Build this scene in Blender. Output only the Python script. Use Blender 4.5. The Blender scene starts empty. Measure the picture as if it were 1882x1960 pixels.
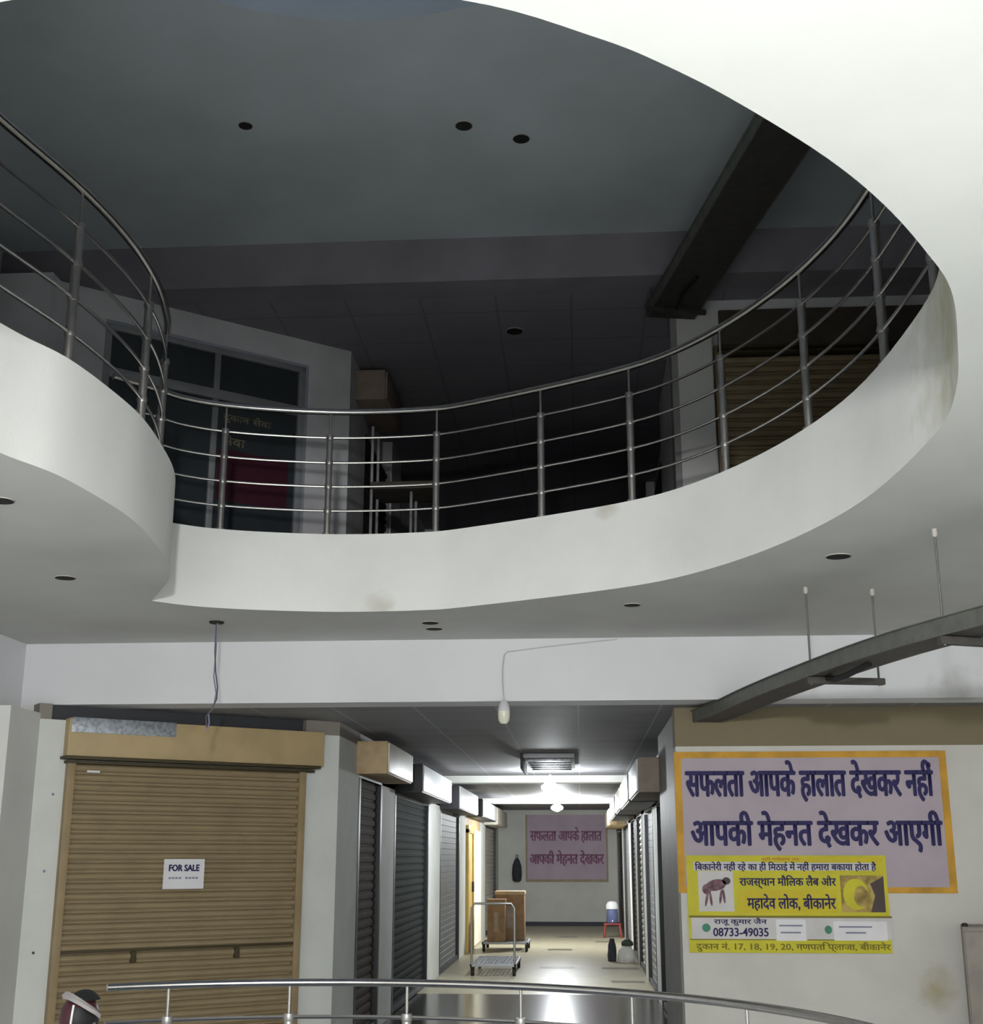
import bpy, bmesh, math, random
from mathutils import Vector, Matrix, geometry
random.seed(7)
scn = bpy.context.scene
COL = scn.collection
PI = math.pi

# ------------------------------------------------------------------ camera
EYE = 1.55
cd = bpy.data.cameras.new('camera')
cd.sensor_fit = 'HORIZONTAL'; cd.sensor_width = 36.0
cd.lens = 36.0 * 2450.0 / 1882.0
cd.clip_start = 0.05; cd.clip_end = 200
cam = bpy.data.objects.new('camera', cd); COL.objects.link(cam)
cam.location = (0, 0, EYE)
cam.rotation_euler = (math.radians(90 + 15.05), 0, math.radians(3.86))
scn.camera = cam

# ------------------------------------------------------------------ view / world / lamps
vs = scn.view_settings
vs.view_transform = 'Standard'; vs.look = 'None'; vs.gamma = 1.0; vs.use_curve_mapping = False
vs.exposure = 0.0
w = bpy.data.worlds.new('world'); scn.world = w; w.use_nodes = True
bg = w.node_tree.nodes['Background']
bg.inputs[0].default_value = (0.55, 0.68, 1.0, 1); bg.inputs[1].default_value = 0.22

def point_lamp(name, loc, power, radius, color):
    l = bpy.data.lights.new(name, 'POINT'); l.energy = power; l.shadow_soft_size = radius; l.color = color
    o = bpy.data.objects.new(name, l); COL.objects.link(o); o.location = loc
    return o
point_lamp('hall_lamp', (-0.15, -0.55, 2.51), 850, 0.10, (0.985, 0.99, 0.975))

# ------------------------------------------------------------------ materials
def mat(name, col, rough=0.7, metal=0.0, var=0.06, scale=6.0, bump=0.0, col2=None, spec=0.4, emit=None, estr=0.0, bscale=60):
    m = bpy.data.materials.new(name); m.use_nodes = True
    nt = m.node_tree; b = nt.nodes['Principled BSDF']
    b.inputs['Roughness'].default_value = rough; b.inputs['Metallic'].default_value = metal
    b.inputs['Specular IOR Level'].default_value = spec
    tc = nt.nodes.new('ShaderNodeTexCoord')
    n = nt.nodes.new('ShaderNodeTexNoise'); n.inputs['Scale'].default_value = scale; n.inputs['Detail'].default_value = 5
    nt.links.new(tc.outputs['Object'], n.inputs['Vector'])
    r = nt.nodes.new('ShaderNodeValToRGB')
    c2 = col2 if col2 else tuple(max(0, c * (1 - 2.2 * var)) for c in col)
    r.color_ramp.elements[0].position = 0.3; r.color_ramp.elements[1].position = 0.62
    r.color_ramp.elements[0].color = (*c2, 1); r.color_ramp.elements[1].color = (*col, 1)
    nt.links.new(n.outputs['Fac'], r.inputs['Fac']); nt.links.new(r.outputs['Color'], b.inputs['Base Color'])
    if bump:
        n2 = nt.nodes.new('ShaderNodeTexNoise'); n2.inputs['Scale'].default_value = bscale
        nt.links.new(tc.outputs['Object'], n2.inputs['Vector'])
        bp = nt.nodes.new('ShaderNodeBump'); bp.inputs['Strength'].default_value = bump; bp.inputs['Distance'].default_value = 0.01
        nt.links.new(n2.outputs['Fac'], bp.inputs['Height']); nt.links.new(bp.outputs['Normal'], b.inputs['Normal'])
    if emit:
        b.inputs['Emission Color'].default_value = (*emit, 1); b.inputs['Emission Strength'].default_value = estr
    return m

def two_coat(name, low, high, z0, rough=0.8):
    """wall painted up to height z0, bare plaster above (a paint line on the wall itself)"""
    m = mat(name, low, rough, var=0.04, scale=3.0, bump=0.15)
    nt = m.node_tree; b = nt.nodes['Principled BSDF']
    src = b.inputs['Base Color'].links[0].from_socket
    g = nt.nodes.new('ShaderNodeNewGeometry'); s = nt.nodes.new('ShaderNodeSeparateXYZ')
    nt.links.new(g.outputs['Position'], s.inputs[0])
    gt = nt.nodes.new('ShaderNodeMath'); gt.operation = 'GREATER_THAN'; gt.inputs[1].default_value = z0
    nt.links.new(s.outputs['Z'], gt.inputs[0])
    mx = nt.nodes.new('ShaderNodeMix'); mx.data_type = 'RGBA'
    nt.links.new(gt.outputs[0], mx.inputs[0]); nt.links.new(src, mx.inputs[6]); mx.inputs[7].default_value = (*high, 1)
    nt.links.new(mx.outputs[2], b.inputs['Base Color'])
    return m

def add_patch(m, centre, r, col):  # noisy-edged colour patch, for stains and other odd-toned areas
    nt = m.node_tree; b = nt.nodes['Principled BSDF']; src = b.inputs['Base Color'].links[0].from_socket
    g = nt.nodes.new('ShaderNodeNewGeometry'); n = nt.nodes.new('ShaderNodeTexNoise'); n.inputs['Scale'].default_value = 9; n.inputs['Detail'].default_value = 6
    nt.links.new(g.outputs['Position'], n.inputs['Vector'])
    d = nt.nodes.new('ShaderNodeVectorMath'); d.operation = 'DISTANCE'; d.inputs[1].default_value = centre
    nt.links.new(g.outputs['Position'], d.inputs[0])
    a = nt.nodes.new('ShaderNodeMath'); a.operation = 'MULTIPLY_ADD'; a.inputs[1].default_value = r * 1.4; nt.links.new(n.outputs['Fac'], a.inputs[0]); nt.links.new(d.outputs['Value'], a.inputs[2])
    mr = nt.nodes.new('ShaderNodeMapRange'); mr.inputs[1].default_value = r * 0.9; mr.inputs[2].default_value = r * 1.9; mr.inputs[3].default_value = 0.75; mr.inputs[4].default_value = 0.0
    nt.links.new(a.outputs[0], mr.inputs[0])
    mx = nt.nodes.new('ShaderNodeMix'); mx.data_type = 'RGBA'
    nt.links.new(mr.outputs[0], mx.inputs[0]); nt.links.new(src, mx.inputs[6]); mx.inputs[7].default_value = (*col, 1)
    nt.links.new(mx.outputs[2], b.inputs['Base Color'])

def grid_mat(name, col, line, cell, rough=0.8, width=0.012, spec=0.3):
    """false-ceiling panels: thin joint lines on a square grid"""
    m = mat(name, col, rough, var=0.05, scale=2.0, spec=spec)
    nt = m.node_tree; b = nt.nodes['Principled BSDF']; src = b.inputs['Base Color'].links[0].from_socket
    g = nt.nodes.new('ShaderNodeNewGeometry'); s = nt.nodes.new('ShaderNodeSeparateXYZ')
    nt.links.new(g.outputs['Position'], s.inputs[0])
    outs = []
    for ax in ('X', 'Y'):
        a = nt.nodes.new('ShaderNodeMath'); a.operation = 'PINGPONG'; a.inputs[1].default_value = cell / 2
        nt.links.new(s.outputs[ax], a.inputs[0])
        c = nt.nodes.new('ShaderNodeMath'); c.operation = 'LESS_THAN'; c.inputs[1].default_value = width / 2
        nt.links.new(a.outputs[0], c.inputs[0]); outs.append(c)
    mx = nt.nodes.new('ShaderNodeMath'); mx.operation = 'MAXIMUM'
    nt.links.new(outs[0].outputs[0], mx.inputs[0]); nt.links.new(outs[1].outputs[0], mx.inputs[1])
    mi = nt.nodes.new('ShaderNodeMix'); mi.data_type = 'RGBA'
    nt.links.new(mx.outputs[0], mi.inputs[0]); nt.links.new(src, mi.inputs[6]); mi.inputs[7].default_value = (*line, 1)
    nt.links.new(mi.outputs[2], b.inputs['Base Color'])
    return m

M = {}
M['white'] = mat('white_distemper', (0.74, 0.74, 0.72), 0.85, var=0.05, scale=1.6, bump=0.12)
M['beam'] = mat('beam_paint', (0.74, 0.74, 0.77), 0.8, var=0.03, scale=1.4, bump=0.1)
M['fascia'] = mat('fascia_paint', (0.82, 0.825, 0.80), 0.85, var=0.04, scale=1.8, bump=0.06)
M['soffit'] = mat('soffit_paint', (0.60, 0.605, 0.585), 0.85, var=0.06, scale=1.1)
add_patch(M['fascia'], (0.15, 7.25, 3.53), 0.09, (0.50, 0.44, 0.37))  # brownish stain on the top edge
add_patch(M['fascia'], (-1.25, 7.86, 3.07), 0.10, (0.56, 0.52, 0.46))  # brownish stain along the bottom edge
add_patch(M['fascia'], (1.27, 4.05, 3.40), 0.62, (0.46, 0.45, 0.29))  # olive-toned patch at the right tip of the fascia
add_patch(M['beam'], (2.6, 9.0, 2.60), 0.20, (0.42, 0.42, 0.41))  # grey patch low on the right of the beam
M['soffit_up'] = mat('upper_soffit_cool_tint', (0.60, 0.655, 0.69), 0.85, var=0.07, scale=1.1)  # soffit paint with a cool bluish light mixed into its colour
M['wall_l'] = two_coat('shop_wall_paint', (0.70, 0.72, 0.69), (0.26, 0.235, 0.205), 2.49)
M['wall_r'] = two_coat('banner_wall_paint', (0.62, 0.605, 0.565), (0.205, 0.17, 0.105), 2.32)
add_patch(M['wall_r'], (2.42, 9.5, 0.66), 0.13, (0.36, 0.32, 0.17))  # greenish stain low on the wall
M['upwall'] = mat('upper_wall_paint', (0.80, 0.79, 0.82), 0.9, var=0.1, scale=2)  # pale tone for the upstairs walls
M['upbeam'] = mat('upper_beam_paint', (0.30, 0.28, 0.32), 0.9, var=0.1, scale=2)  # same finish as the upstairs walls in a much darker tone
M['corr_wall'] = mat('corridor_wall', (0.72, 0.73, 0.69), 0.8, var=0.05, scale=2)
M['pil_gray'] = mat('grey_jamb', (0.33, 0.32, 0.32), 0.6, var=0.08, scale=5)
M['ceil_panel'] = grid_mat('panel_ceiling', (0.27, 0.27, 0.285), (0.42, 0.44, 0.46), 0.6, 0.65, 0.014)
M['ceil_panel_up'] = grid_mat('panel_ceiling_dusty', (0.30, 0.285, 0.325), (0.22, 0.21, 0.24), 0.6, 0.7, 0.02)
M['granite'] = mat('dark_granite', (0.055, 0.055, 0.046), 0.2, var=0.2, scale=30, spec=0.35)
M['tile'] = mat('beige_tile', (0.45, 0.41, 0.29), 0.38, var=0.06, scale=4, spec=0.25)
M['tile_hall'] = mat('hall_tile', (0.66, 0.68, 0.68), 0.35, var=0.05, scale=4)
M['inlay'] = mat('dark_inlay', (0.20, 0.18, 0.13), 0.3, var=0.1)
M['shut'] = mat('beige_shutter', (0.31, 0.24, 0.14), 0.55, 0.0, var=0.07, scale=5, spec=0.3)
M['shut_box'] = mat('beige_box', (0.47, 0.355, 0.19), 0.5, var=0.06, scale=5)
M['shut_frame'] = mat('beige_frame', (0.33, 0.245, 0.135), 0.5, var=0.08)
M['shut_dark'] = mat('dark_lip', (0.06, 0.045, 0.02), 0.6)
M['galv'] = mat('galvanised', (0.42, 0.45, 0.50), 0.35, 0.6, var=0.22, scale=35)
M['sh_brown'] = mat('brown_shutter', (0.095, 0.08, 0.064), 0.85, 0.0, spec=0.15, var=0.1, scale=8)
M['sh_green'] = mat('grey_green_shutter', (0.022, 0.027, 0.025), 0.85, 0.0, spec=0.12, var=0.1, scale=8)
M['sh_gray'] = mat('plain_grey_shutter', (0.22, 0.225, 0.22), 0.6, 0.0, var=0.05, scale=5)
M['dark'] = mat('dark_frame_and_shade', (0.045, 0.047, 0.055), 0.5)  # dark frames; also colours the strips painted for unlit gaps
M['steel'] = mat('stainless_steel', (0.52, 0.50, 0.48), 0.24, 1.0, var=0.05, scale=20)
M['steel_post'] = mat('brushed_steel', (0.40, 0.39, 0.375), 0.42, 0.85, var=0.05, scale=20)
M['sign_white'] = mat('sign_acrylic', (0.82, 0.84, 0.86), 0.35, var=0.02)
M['sign_cream'] = mat('sign_cream', (0.66, 0.62, 0.52), 0.4, var=0.04)
M['sign_beige'] = mat('sign_ply', (0.52, 0.38, 0.22), 0.6, var=0.1, scale=10)
M['sign_brown'] = mat('sign_brown', (0.34, 0.27, 0.22), 0.6, var=0.1, scale=10)
M['tray'] = mat('tray_steel', (0.07, 0.065, 0.06), 0.6, 0.2, var=0.12, scale=14)
M['tray_edge'] = mat('tray_flange', (0.15, 0.155, 0.14), 0.5, 0.2, var=0.12, scale=14)  # lighter copy of the tray steel, the lit flange put into its colour
M['black'] = mat('black', (0.015, 0.015, 0.017), 0.6)
M['hole'] = mat('recess_black', (0.02, 0.018, 0.016), 0.9)
M['rim'] = mat('plaster_rim', (0.5, 0.47, 0.43), 0.8)
M['paper'] = mat('paper', (0.78, 0.77, 0.80), 0.8, var=0.03)
M['ink'] = mat('navy_ink', (0.022, 0.018, 0.095), 0.7)
M['ink_soft'] = mat('grey_ink', (0.25, 0.25, 0.36), 0.7)
M['banner'] = mat('banner_cloth', (0.44, 0.375, 0.425), 0.7, var=0.04, scale=3)
M['orange'] = mat('orange_border', (0.62, 0.33, 0.04), 0.7, var=0.15, scale=6)
M['yellow'] = mat('poster_yellow', (0.60, 0.545, 0.025), 0.6, var=0.08, scale=5)
M['yellow2'] = mat('poster_deep_yellow', (0.60, 0.49, 0.015), 0.6, var=0.05)
M['pale'] = mat('poster_pale', (0.62, 0.60, 0.60), 0.7, var=0.05)
M['pgreen'] = mat('poster_green', (0.07, 0.25, 0.16), 0.7)
M['polive'] = mat('poster_olive', (0.2, 0.17, 0.02), 0.7)
M['pred'] = mat('poster_red', (0.55, 0.2, 0.04), 0.7)
M['pic_a'] = mat('picture_maroon', (0.22, 0.12, 0.15), 0.7, var=0.3, scale=30)
M['pic_b'] = mat('picture_ochre', (0.50, 0.36, 0.10), 0.7, var=0.3, scale=14)
M['pic_c'] = mat('picture_dark', (0.08, 0.06, 0.06), 0.7)
M['glass'] = mat('dark_glass', (0.05, 0.06, 0.068), 0.12, spec=0.5)
M['alu'] = mat('aluminium', (0.42, 0.43, 0.45), 0.5, 0.3, var=0.06)
M['maroon'] = mat('maroon', (0.055, 0.010, 0.018), 0.4, var=0.1, spec=0.5)
M['maroon_film'] = mat('maroon_film', (0.07, 0.013, 0.028), 0.5)
M['gold'] = mat('gold_vinyl', (0.30, 0.26, 0.16), 0.5)
M['grey_pl'] = mat('grey_plastic', (0.36, 0.33, 0.33), 0.45, var=0.1)
M['carton'] = mat('carton', (0.30, 0.19, 0.11), 0.85, var=0.14, scale=9)
M['carton_lid'] = mat('carton_pale', (0.46, 0.36, 0.24), 0.85, var=0.1, scale=9)
M['jug'] = mat('jug_blue', (0.12, 0.15, 0.32), 0.25, var=0.1, spec=0.6)
M['red'] = mat('red_plastic', (0.33, 0.06, 0.045), 0.4, var=0.1)
M['sack'] = mat('white_sack', (0.74, 0.74, 0.72), 0.8, var=0.08, scale=9, bump=0.5, bscale=20)
M['bag'] = mat('dark_cloth', (0.05, 0.055, 0.07), 0.85, var=0.2, scale=12)
M['dgreen'] = mat('dark_green_cloth', (0.05, 0.07, 0.05), 0.85)
M['rubber'] = mat('rubber', (0.03, 0.028, 0.025), 0.7)
M['bulb'] = mat('lit_bulb', (1, 1, 1), 0.5, emit=(0.93, 0.97, 1.0), estr=60.0)
M['cfl'] = mat('bulb_glass', (0.80, 0.79, 0.66), 0.25, var=0.02)
M['cfl_base'] = mat('bulb_base', (0.66, 0.65, 0.67), 0.4)
M['wire_w'] = mat('white_wire', (0.58, 0.56, 0.57), 0.6)
M['wire_d'] = mat('dark_wire', (0.10, 0.075, 0.09), 0.6)
M['cab'] = mat('cabinet_paint', (0.27, 0.235, 0.205), 0.5, var=0.1, scale=6)
M['yel_door'] = mat('yellow_door', (0.72, 0.52, 0.16), 0.5, var=0.08)
M['cream_glow'] = mat('cream_glow_panel', (0.86, 0.82, 0.68), 0.5, var=0.03, emit=(1.0, 0.93, 0.72), estr=0.30)  # warm glow put in for the lit shop interior
M['far_banner'] = mat('far_banner', (0.56, 0.45, 0.56), 0.7, var=0.05, scale=3)
M['mauve_ink'] = mat('mauve_ink', (0.28, 0.13, 0.22), 0.7)
M['tan'] = mat('tan_border', (0.42, 0.35, 0.24), 0.7)
M['skirt'] = mat('dark_skirting', (0.035, 0.035, 0.055), 0.5)
M['stain'] = mat('green_stain', (0.38, 0.34, 0.20), 0.9, var=0.2, scale=14)

# ------------------------------------------------------------------ mesh helpers
class MB:
    def __init__(self):
        self.bm = bmesh.new(); self.mats = []
    def mi(self, m):
        if m not in self.mats: self.mats.append(m)
        return self.mats.index(m)
    def poly(self, pts, m):
        vs_ = [self.bm.verts.new(p) for p in pts]
        f = self.bm.faces.new(vs_); f.material_index = self.mi(m); return f
    def box(self, x0, x1, y0, y1, z0, z1, m, bevel=0.0, T=None):
        vv = [Vector((x, y, z)) for z in (z0, z1) for y in (y0, y1) for x in (x0, x1)]
        if T: vv = [T @ v for v in vv]
        v = [self.bm.verts.new(p) for p in vv]
        fs = []
        for idx in ((0, 2, 3, 1), (4, 5, 7, 6), (0, 1, 5, 4), (2, 6, 7, 3), (0, 4, 6, 2), (1, 3, 7, 5)):
            f = self.bm.faces.new([v[i] for i in idx]); f.material_index = self.mi(m); fs.append(f)
        if bevel:
            ed = list({e for f in fs for e in f.edges})
            bmesh.ops.bevel(self.bm, geom=ed, offset=bevel, segments=2, affect='EDGES', profile=0.6)
        return self
    def tube(self, pts, r, m, seg=10, cap=True, closed=False):
        pts = [Vector(p) for p in pts]; n = len(pts); rings = []
        rr = r if isinstance(r, (list, tuple)) else [r] * n
        up = None
        for i, p in enumerate(pts):
            a = pts[i - 1] if (i > 0 or closed) else pts[i]
            b = pts[(i + 1) % n] if (i < n - 1 or closed) else pts[i]
            t = (b - a)
            if t.length < 1e-9: t = Vector((0, 0, 1))
            t.normalize()
            if up is None:
                up = t.orthogonal().normalized() if abs(t.z) > 0.9 else Vector((0, 0, 1))
            x = up.cross(t)
            if x.length < 1e-4: x = t.orthogonal()
            x.normalize(); y = t.cross(x).normalized(); up = y
            rings.append([self.bm.verts.new(p + x * math.cos(2 * PI * k / seg) * rr[i] + y * math.sin(2 * PI * k / seg) * rr[i]) for k in range(seg)])
        for i in range(n if closed else n - 1):
            A = rings[i]; B = rings[(i + 1) % n]
            for k in range(seg):
                f = self.bm.faces.new((A[k], A[(k + 1) % seg], B[(k + 1) % seg], B[k])); f.material_index = self.mi(m); f.smooth = True
        if cap and not closed:
            f = self.bm.faces.new(rings[0][::-1]); f.material_index = self.mi(m)
            f = self.bm.faces.new(rings[-1]); f.material_index = self.mi(m)
        return self
    def lathe(self, prof, m, seg=20, c=(0, 0, 0), T=None):
        rings = []
        for r, z in prof:
            ring = []
            for k in range(seg):
                p = Vector((c[0] + r * math.cos(2 * PI * k / seg), c[1] + r * math.sin(2 * PI * k / seg), c[2] + z))
                ring.append(self.bm.verts.new(T @ p if T else p))
            rings.append(ring)
        for A, B in zip(rings, rings[1:]):
            for k in range(seg):
                f = self.bm.faces.new((A[k], A[(k + 1) % seg], B[(k + 1) % seg], B[k])); f.material_index = self.mi(m); f.smooth = True
        for ring, rev in ((rings[0], True), (rings[-1], False)):
            try:
                f = self.bm.faces.new(ring[::-1] if rev else ring); f.material_index = self.mi(m)
            except ValueError: pass
        return self
    def build(self, name, parent=None, loc=None):
        bmesh.ops.recalc_face_normals(self.bm, faces=self.bm.faces)
        me = bpy.data.meshes.new(name); self.bm.to_mesh(me); self.bm.free()
        me.set_sharp_from_angle(angle=math.radians(42))
        for m in self.mats: me.materials.append(M[m] if isinstance(m, str) else m)
        o = bpy.data.objects.new(name, me); COL.objects.link(o)
        if parent: o.parent = parent
        if loc: o.location = loc
        return o

def tag(o, label, cat, group=None):
    o['label'] = label; o['category'] = cat
    if group: o['group'] = group
    return o
def thing(name, label, cat, loc=(0, 0, 0), rz=0.0, group=None):
    o = bpy.data.objects.new(name, None); COL.objects.link(o); o.empty_display_size = 0.1
    o.location = loc; o.rotation_euler = (0, 0, rz)
    return tag(o, label, cat, group)
def struct(o):
    o['kind'] = 'structure'; return o
def dup(root, loc, rz, label, group=None):
    r = root.copy(); COL.objects.link(r); r.location = loc; r.rotation_euler = (0, 0, rz); r['label'] = label
    if group: r['group'] = group
    for ch in list(root.children):
        c = ch.copy(); COL.objects.link(c); c.parent = r
        for g in list(ch.children):
            d = g.copy(); COL.objects.link(d); d.parent = c
    return r

def text_mesh(name, s, m, parent, x0, x1, z0, z1, y, bold=0.0):
    """lettering as a flat mesh facing -y, fitted into the box x0..x1, z0..z1; bold = extra stroke weight as a share of the height"""
    c = bpy.data.curves.new(name, 'FONT'); c.body = s; c.size = 1.0; c.offset = 0.008; c.resolution_u = 3
    o = bpy.data.objects.new(name, c); COL.objects.link(o)
    bpy.context.view_layer.update()
    dg = bpy.context.evaluated_depsgraph_get()
    me = bpy.data.meshes.new_from_object(o.evaluated_get(dg))
    bpy.data.objects.remove(o); bpy.data.curves.remove(c)
    xs = [v.co.x for v in me.vertices]; ys = [v.co.y for v in me.vertices]
    ax, bx, ay, by = min(xs), max(xs), min(ys), max(ys)
    for v in me.vertices:
        u = (v.co.x - ax) / (bx - ax); t = (v.co.y - ay) / (by - ay)
        v.co = (x0 + u * (x1 - x0), y, z0 + t * (z1 - z0))
    if bold:
        bm = bmesh.new(); h = (z1 - z0) * bold
        for k, (dx, dz) in enumerate(((0, 0), (-h, 0), (h, 0), (0, -h * .6), (0, h * .6))):
            n0 = len(bm.verts); bm.from_mesh(me); bm.verts.ensure_lookup_table()
            for v in bm.verts[n0:]: v.co += Vector((dx, -k * 0.00012, dz))
        bm.to_mesh(me); bm.free()
    me.materials.clear(); me.materials.append(M[m]); me.name = name
    o = bpy.data.objects.new(name, me); COL.objects.link(o); o.parent = parent
    return o

def spline(pts, sub=6, closed=False):
    P = [Vector((p[0], p[1])) for p in pts]; out = []; n = len(P)
    for i in range(n if closed else n - 1):
        p1 = P[i]; p2 = P[(i + 1) % n]
        p0 = P[i - 1] if (i > 0 or closed) else p1 + (p1 - p2)
        p3 = P[(i + 2) % n] if (i < n - 2 or closed) else p2 + (p2 - p1)
        for k in range(sub):
            t = k / sub
            out.append(0.5 * ((2 * p1) + (p2 - p0) * t + (2 * p0 - 5 * p1 + 4 * p2 - p3) * t * t + (3 * p1 - p0 - 3 * p2 + p3) * t ** 3))
    if not closed: out.append(P[-1])
    return out
def smooth(pts, it=4, fix=True):
    for _ in range(it):
        q = [p.copy() for p in pts]
        for i in range(1, len(pts) - 1): q[i] = pts[i] * 0.5 + (pts[i - 1] + pts[i + 1]) * 0.25
        pts = q
    return pts
def offset_loop(pts, d):
    """offset of a closed loop; positive d = away from the hole (loop is clockwise or not: decided by area)"""
    n = len(pts); area = sum(pts[i].x * pts[(i + 1) % n].y - pts[(i + 1) % n].x * pts[i].y for i in range(n))
    s = 1 if area > 0 else -1; out = []
    for i in range(n):
        t = (pts[(i + 1) % n] - pts[i - 1]).normalized()
        out.append(pts[i] + Vector((t.y, -t.x)) * d * s)
    return out
def slab_with_hole(name, rect, hole, z0, z1, m, m_top=None):
    x0, x1, y0, y1 = rect
    outer = [Vector((x0, y0, 0)), Vector((x1, y0, 0)), Vector((x1, y1, 0)), Vector((x0, y1, 0))]
    inner = [Vector((p.x, p.y, 0)) for p in hole]
    allp = outer + inner
    tris = geometry.tessellate_polygon([outer, inner])
    b = MB()
    for z, mm in ((z0, m), (z1, m_top or m)):
        vv = [b.bm.verts.new((p.x, p.y, z)) for p in allp]
        for t in tris:
            try:
                f = b.bm.faces.new([vv[i] for i in t]); f.material_index = b.mi(mm)
            except ValueError: pass
        if z == z0: lo = vv
        else: hi = vv
    for a, c in ((0, 4), (4, len(allp))):
        n = c - a
        for i in range(n):
            p, q = a + i, a + (i + 1) % n
            f = b.bm.faces.new((lo[p], lo[q], hi[q], hi[p])); f.material_index = b.mi(m)
    return struct(b.build(name))
def ring_wall(name, inner, outer, z0, z1, m, m_bot=None):
    b = MB(); n = len(inner)
    R = [[b.bm.verts.new((p.x, p.y, z)) for p in loop] for loop, z in ((inner, z0), (inner, z1), (outer, z1), (outer, z0))]
    for k in range(4):
        A, B = R[k], R[(k + 1) % 4]
        for i in range(n):
            f = b.bm.faces.new((A[i], A[(i + 1) % n], B[(i + 1) % n], B[i]))
            f.material_index = b.mi(m_bot if (k == 3 and m_bot) else m)
            f.smooth = (k in (0, 2))
    o = b.build(name)
    return struct(o)

# ------------------------------------------------------------------ levels
ZB = 2.60      # underside of the front beam and of the corridor ceiling
S = 3.04       # underside of the gallery slab
FU = 3.16      # gallery floor
TOP = 3.545    # top of the upstand round the opening
SU = 6.18      # underside of the slab above the gallery
ZBU = 5.82     # beam and corridor ceiling of the gallery
LX = -1.93     # corridor left wall
RX = 0.84      # corridor right wall
FAR = 31.0

# ------------------------------------------------------------------ opening in the gallery slab
edge_main = [(-2.56, 7.45), (-2.44, 7.57), (-2.275, 7.68), (-1.98, 7.79), (-1.51, 7.885), (-1.0, 7.87), (-.66, 7.76), (.23, 7.27),
             (.66, 6.86), (1.02, 6.21), (1.246, 5.45), (1.318, 4.56), (1.27, 4.1), (1.14, 3.61), (1.03, 3.28), (.9, 3.04), (.74, 2.79),
             (.57, 2.573), (.354, 2.348), (.2, 2.21), (.056, 2.106), (-.193, 1.978), (-.6, 1.9), (-1.1, 1.95), (-1.6, 2.2), (-2.0, 2.7),
             (-2.25, 3.4), (-2.27, 4.1), (-2.19, 4.53), (-2.09, 4.82), (-2.04, 5.2), (-2.026, 5.6), (-2.08, 6.1), (-2.15, 6.48),
             (-2.267, 6.85), (-2.36, 7.05), (-2.56, 7.45)]
hole = spline(edge_main, 6)[:-1]
hole_out = offset_loop(hole, 0.11)
# keep the re-entrant corner clean
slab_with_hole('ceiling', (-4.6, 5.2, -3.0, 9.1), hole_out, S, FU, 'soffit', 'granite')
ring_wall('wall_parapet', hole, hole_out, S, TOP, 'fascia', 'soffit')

circ = [Vector((-1.1 + 1.7 * math.cos(a), 4.6 + 1.7 * math.sin(a))) for a in [2 * PI * k / 72 for k in range(72)]]
circ_o = offset_loop(circ, 0.11)
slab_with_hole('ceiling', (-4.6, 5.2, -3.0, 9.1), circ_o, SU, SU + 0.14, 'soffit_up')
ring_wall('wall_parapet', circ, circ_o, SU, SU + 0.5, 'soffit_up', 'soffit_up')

# ------------------------------------------------------------------ floor
void = [Vector((-1.0 + 1.93 * math.cos(a), 4.04 + 1.93 * math.sin(a))) for a in [2 * PI * k / 72 for k in range(72)]]
slab_with_hole('floor', (-5.2, 5.6, -3.2, 11.5), void, -0.12, 0.0, 'tile_hall')
b = MB(); b.box(-5.2, 5.6, 11.5, 15.8, -0.12, 0.0, 'granite'); struct(b.build('floor'))
b = MB(); b.box(-5.2, 5.6, -3.2, 11.5, -3.4, -3.25, 'tile_hall'); struct(b.build('floor'))
b = MB()
b.box(-2.2, 1.2, 15.8, FAR + 0.3, -0.12, 0.0, 'tile')
for (x0, x1, y0, y1) in ((-0.62, -0.12, 19.4, 19.7), (0.27, 0.80, 19.3, 19.6), (0.36, 0.78, 17.3, 17.55), (-0.6, -0.18, 23.0, 23.4),
                         (-0.5, -0.1, 26.6, 27.0), (0.25, 0.6, 25.2, 25.5)):
    b.poly([(x0, y0, 0.002), (x1, y0, 0.002), (x1, y1, 0.002), (x0, y1, 0.002)], 'inlay')
struct(b.build('floor'))
vo = offset_loop(void, 0.16)
ring_wall('trim_1', void, vo, 0.0, 0.17, 'fascia')

# ------------------------------------------------------------------ outer walls of the hall
b = MB(); b.box(-4.7, 5.3, -3.2, -3.0, 0, SU, 'white'); struct(b.build('wall_back'))
b = MB(); b.box(5.2, 5.4, -3.0, 9.6, 0, SU, 'white'); struct(b.build('wall_right'))
b = MB(); b.box(-4.7, -4.5, -3.0, 9.6, 0, SU, 'white'); struct(b.build('wall_left'))

# beams and the column at the left
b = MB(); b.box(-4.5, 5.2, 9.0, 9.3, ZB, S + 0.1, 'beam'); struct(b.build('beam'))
b = MB(); b.box(-4.5, -4.0, -3.0, 9.0, 2.53, S, 'beam'); struct(b.build('beam'))
b = MB(); b.box(-4.5, -3.8, 8.40, 9.25, 0, 2.53, 'white'); b.box(-4.5, -3.8, 9.0, 9.25, 2.53, ZB, 'white'); struct(b.build('column'))
b = MB(); b.box(-4.5, 5.2, 9.0, 9.3, ZBU, SU + 0.1, 'upbeam'); struct(b.build('beam'))
b = MB(); b.box(-4.5, -3.8, 8.40, 9.25, FU, 5.7, 'upwall'); struct(b.build('column'))

# ceilings behind the beams (panelled)
b = MB(); b.box(-4.5, 5.2, 9.3, FAR + 0.2, ZB, ZB + 0.08, 'ceil_panel'); struct(b.build('ceiling'))
b = MB(); b.box(-4.5, 5.2, 9.3, 22.0, ZBU, ZBU + 0.08, 'ceil_panel_up'); struct(b.build('ceiling'))
b = MB(); b.box(-4.5, 5.2, 9.1, 22.0, FU - 0.12, FU, 'granite'); struct(b.build('floor'))

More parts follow.
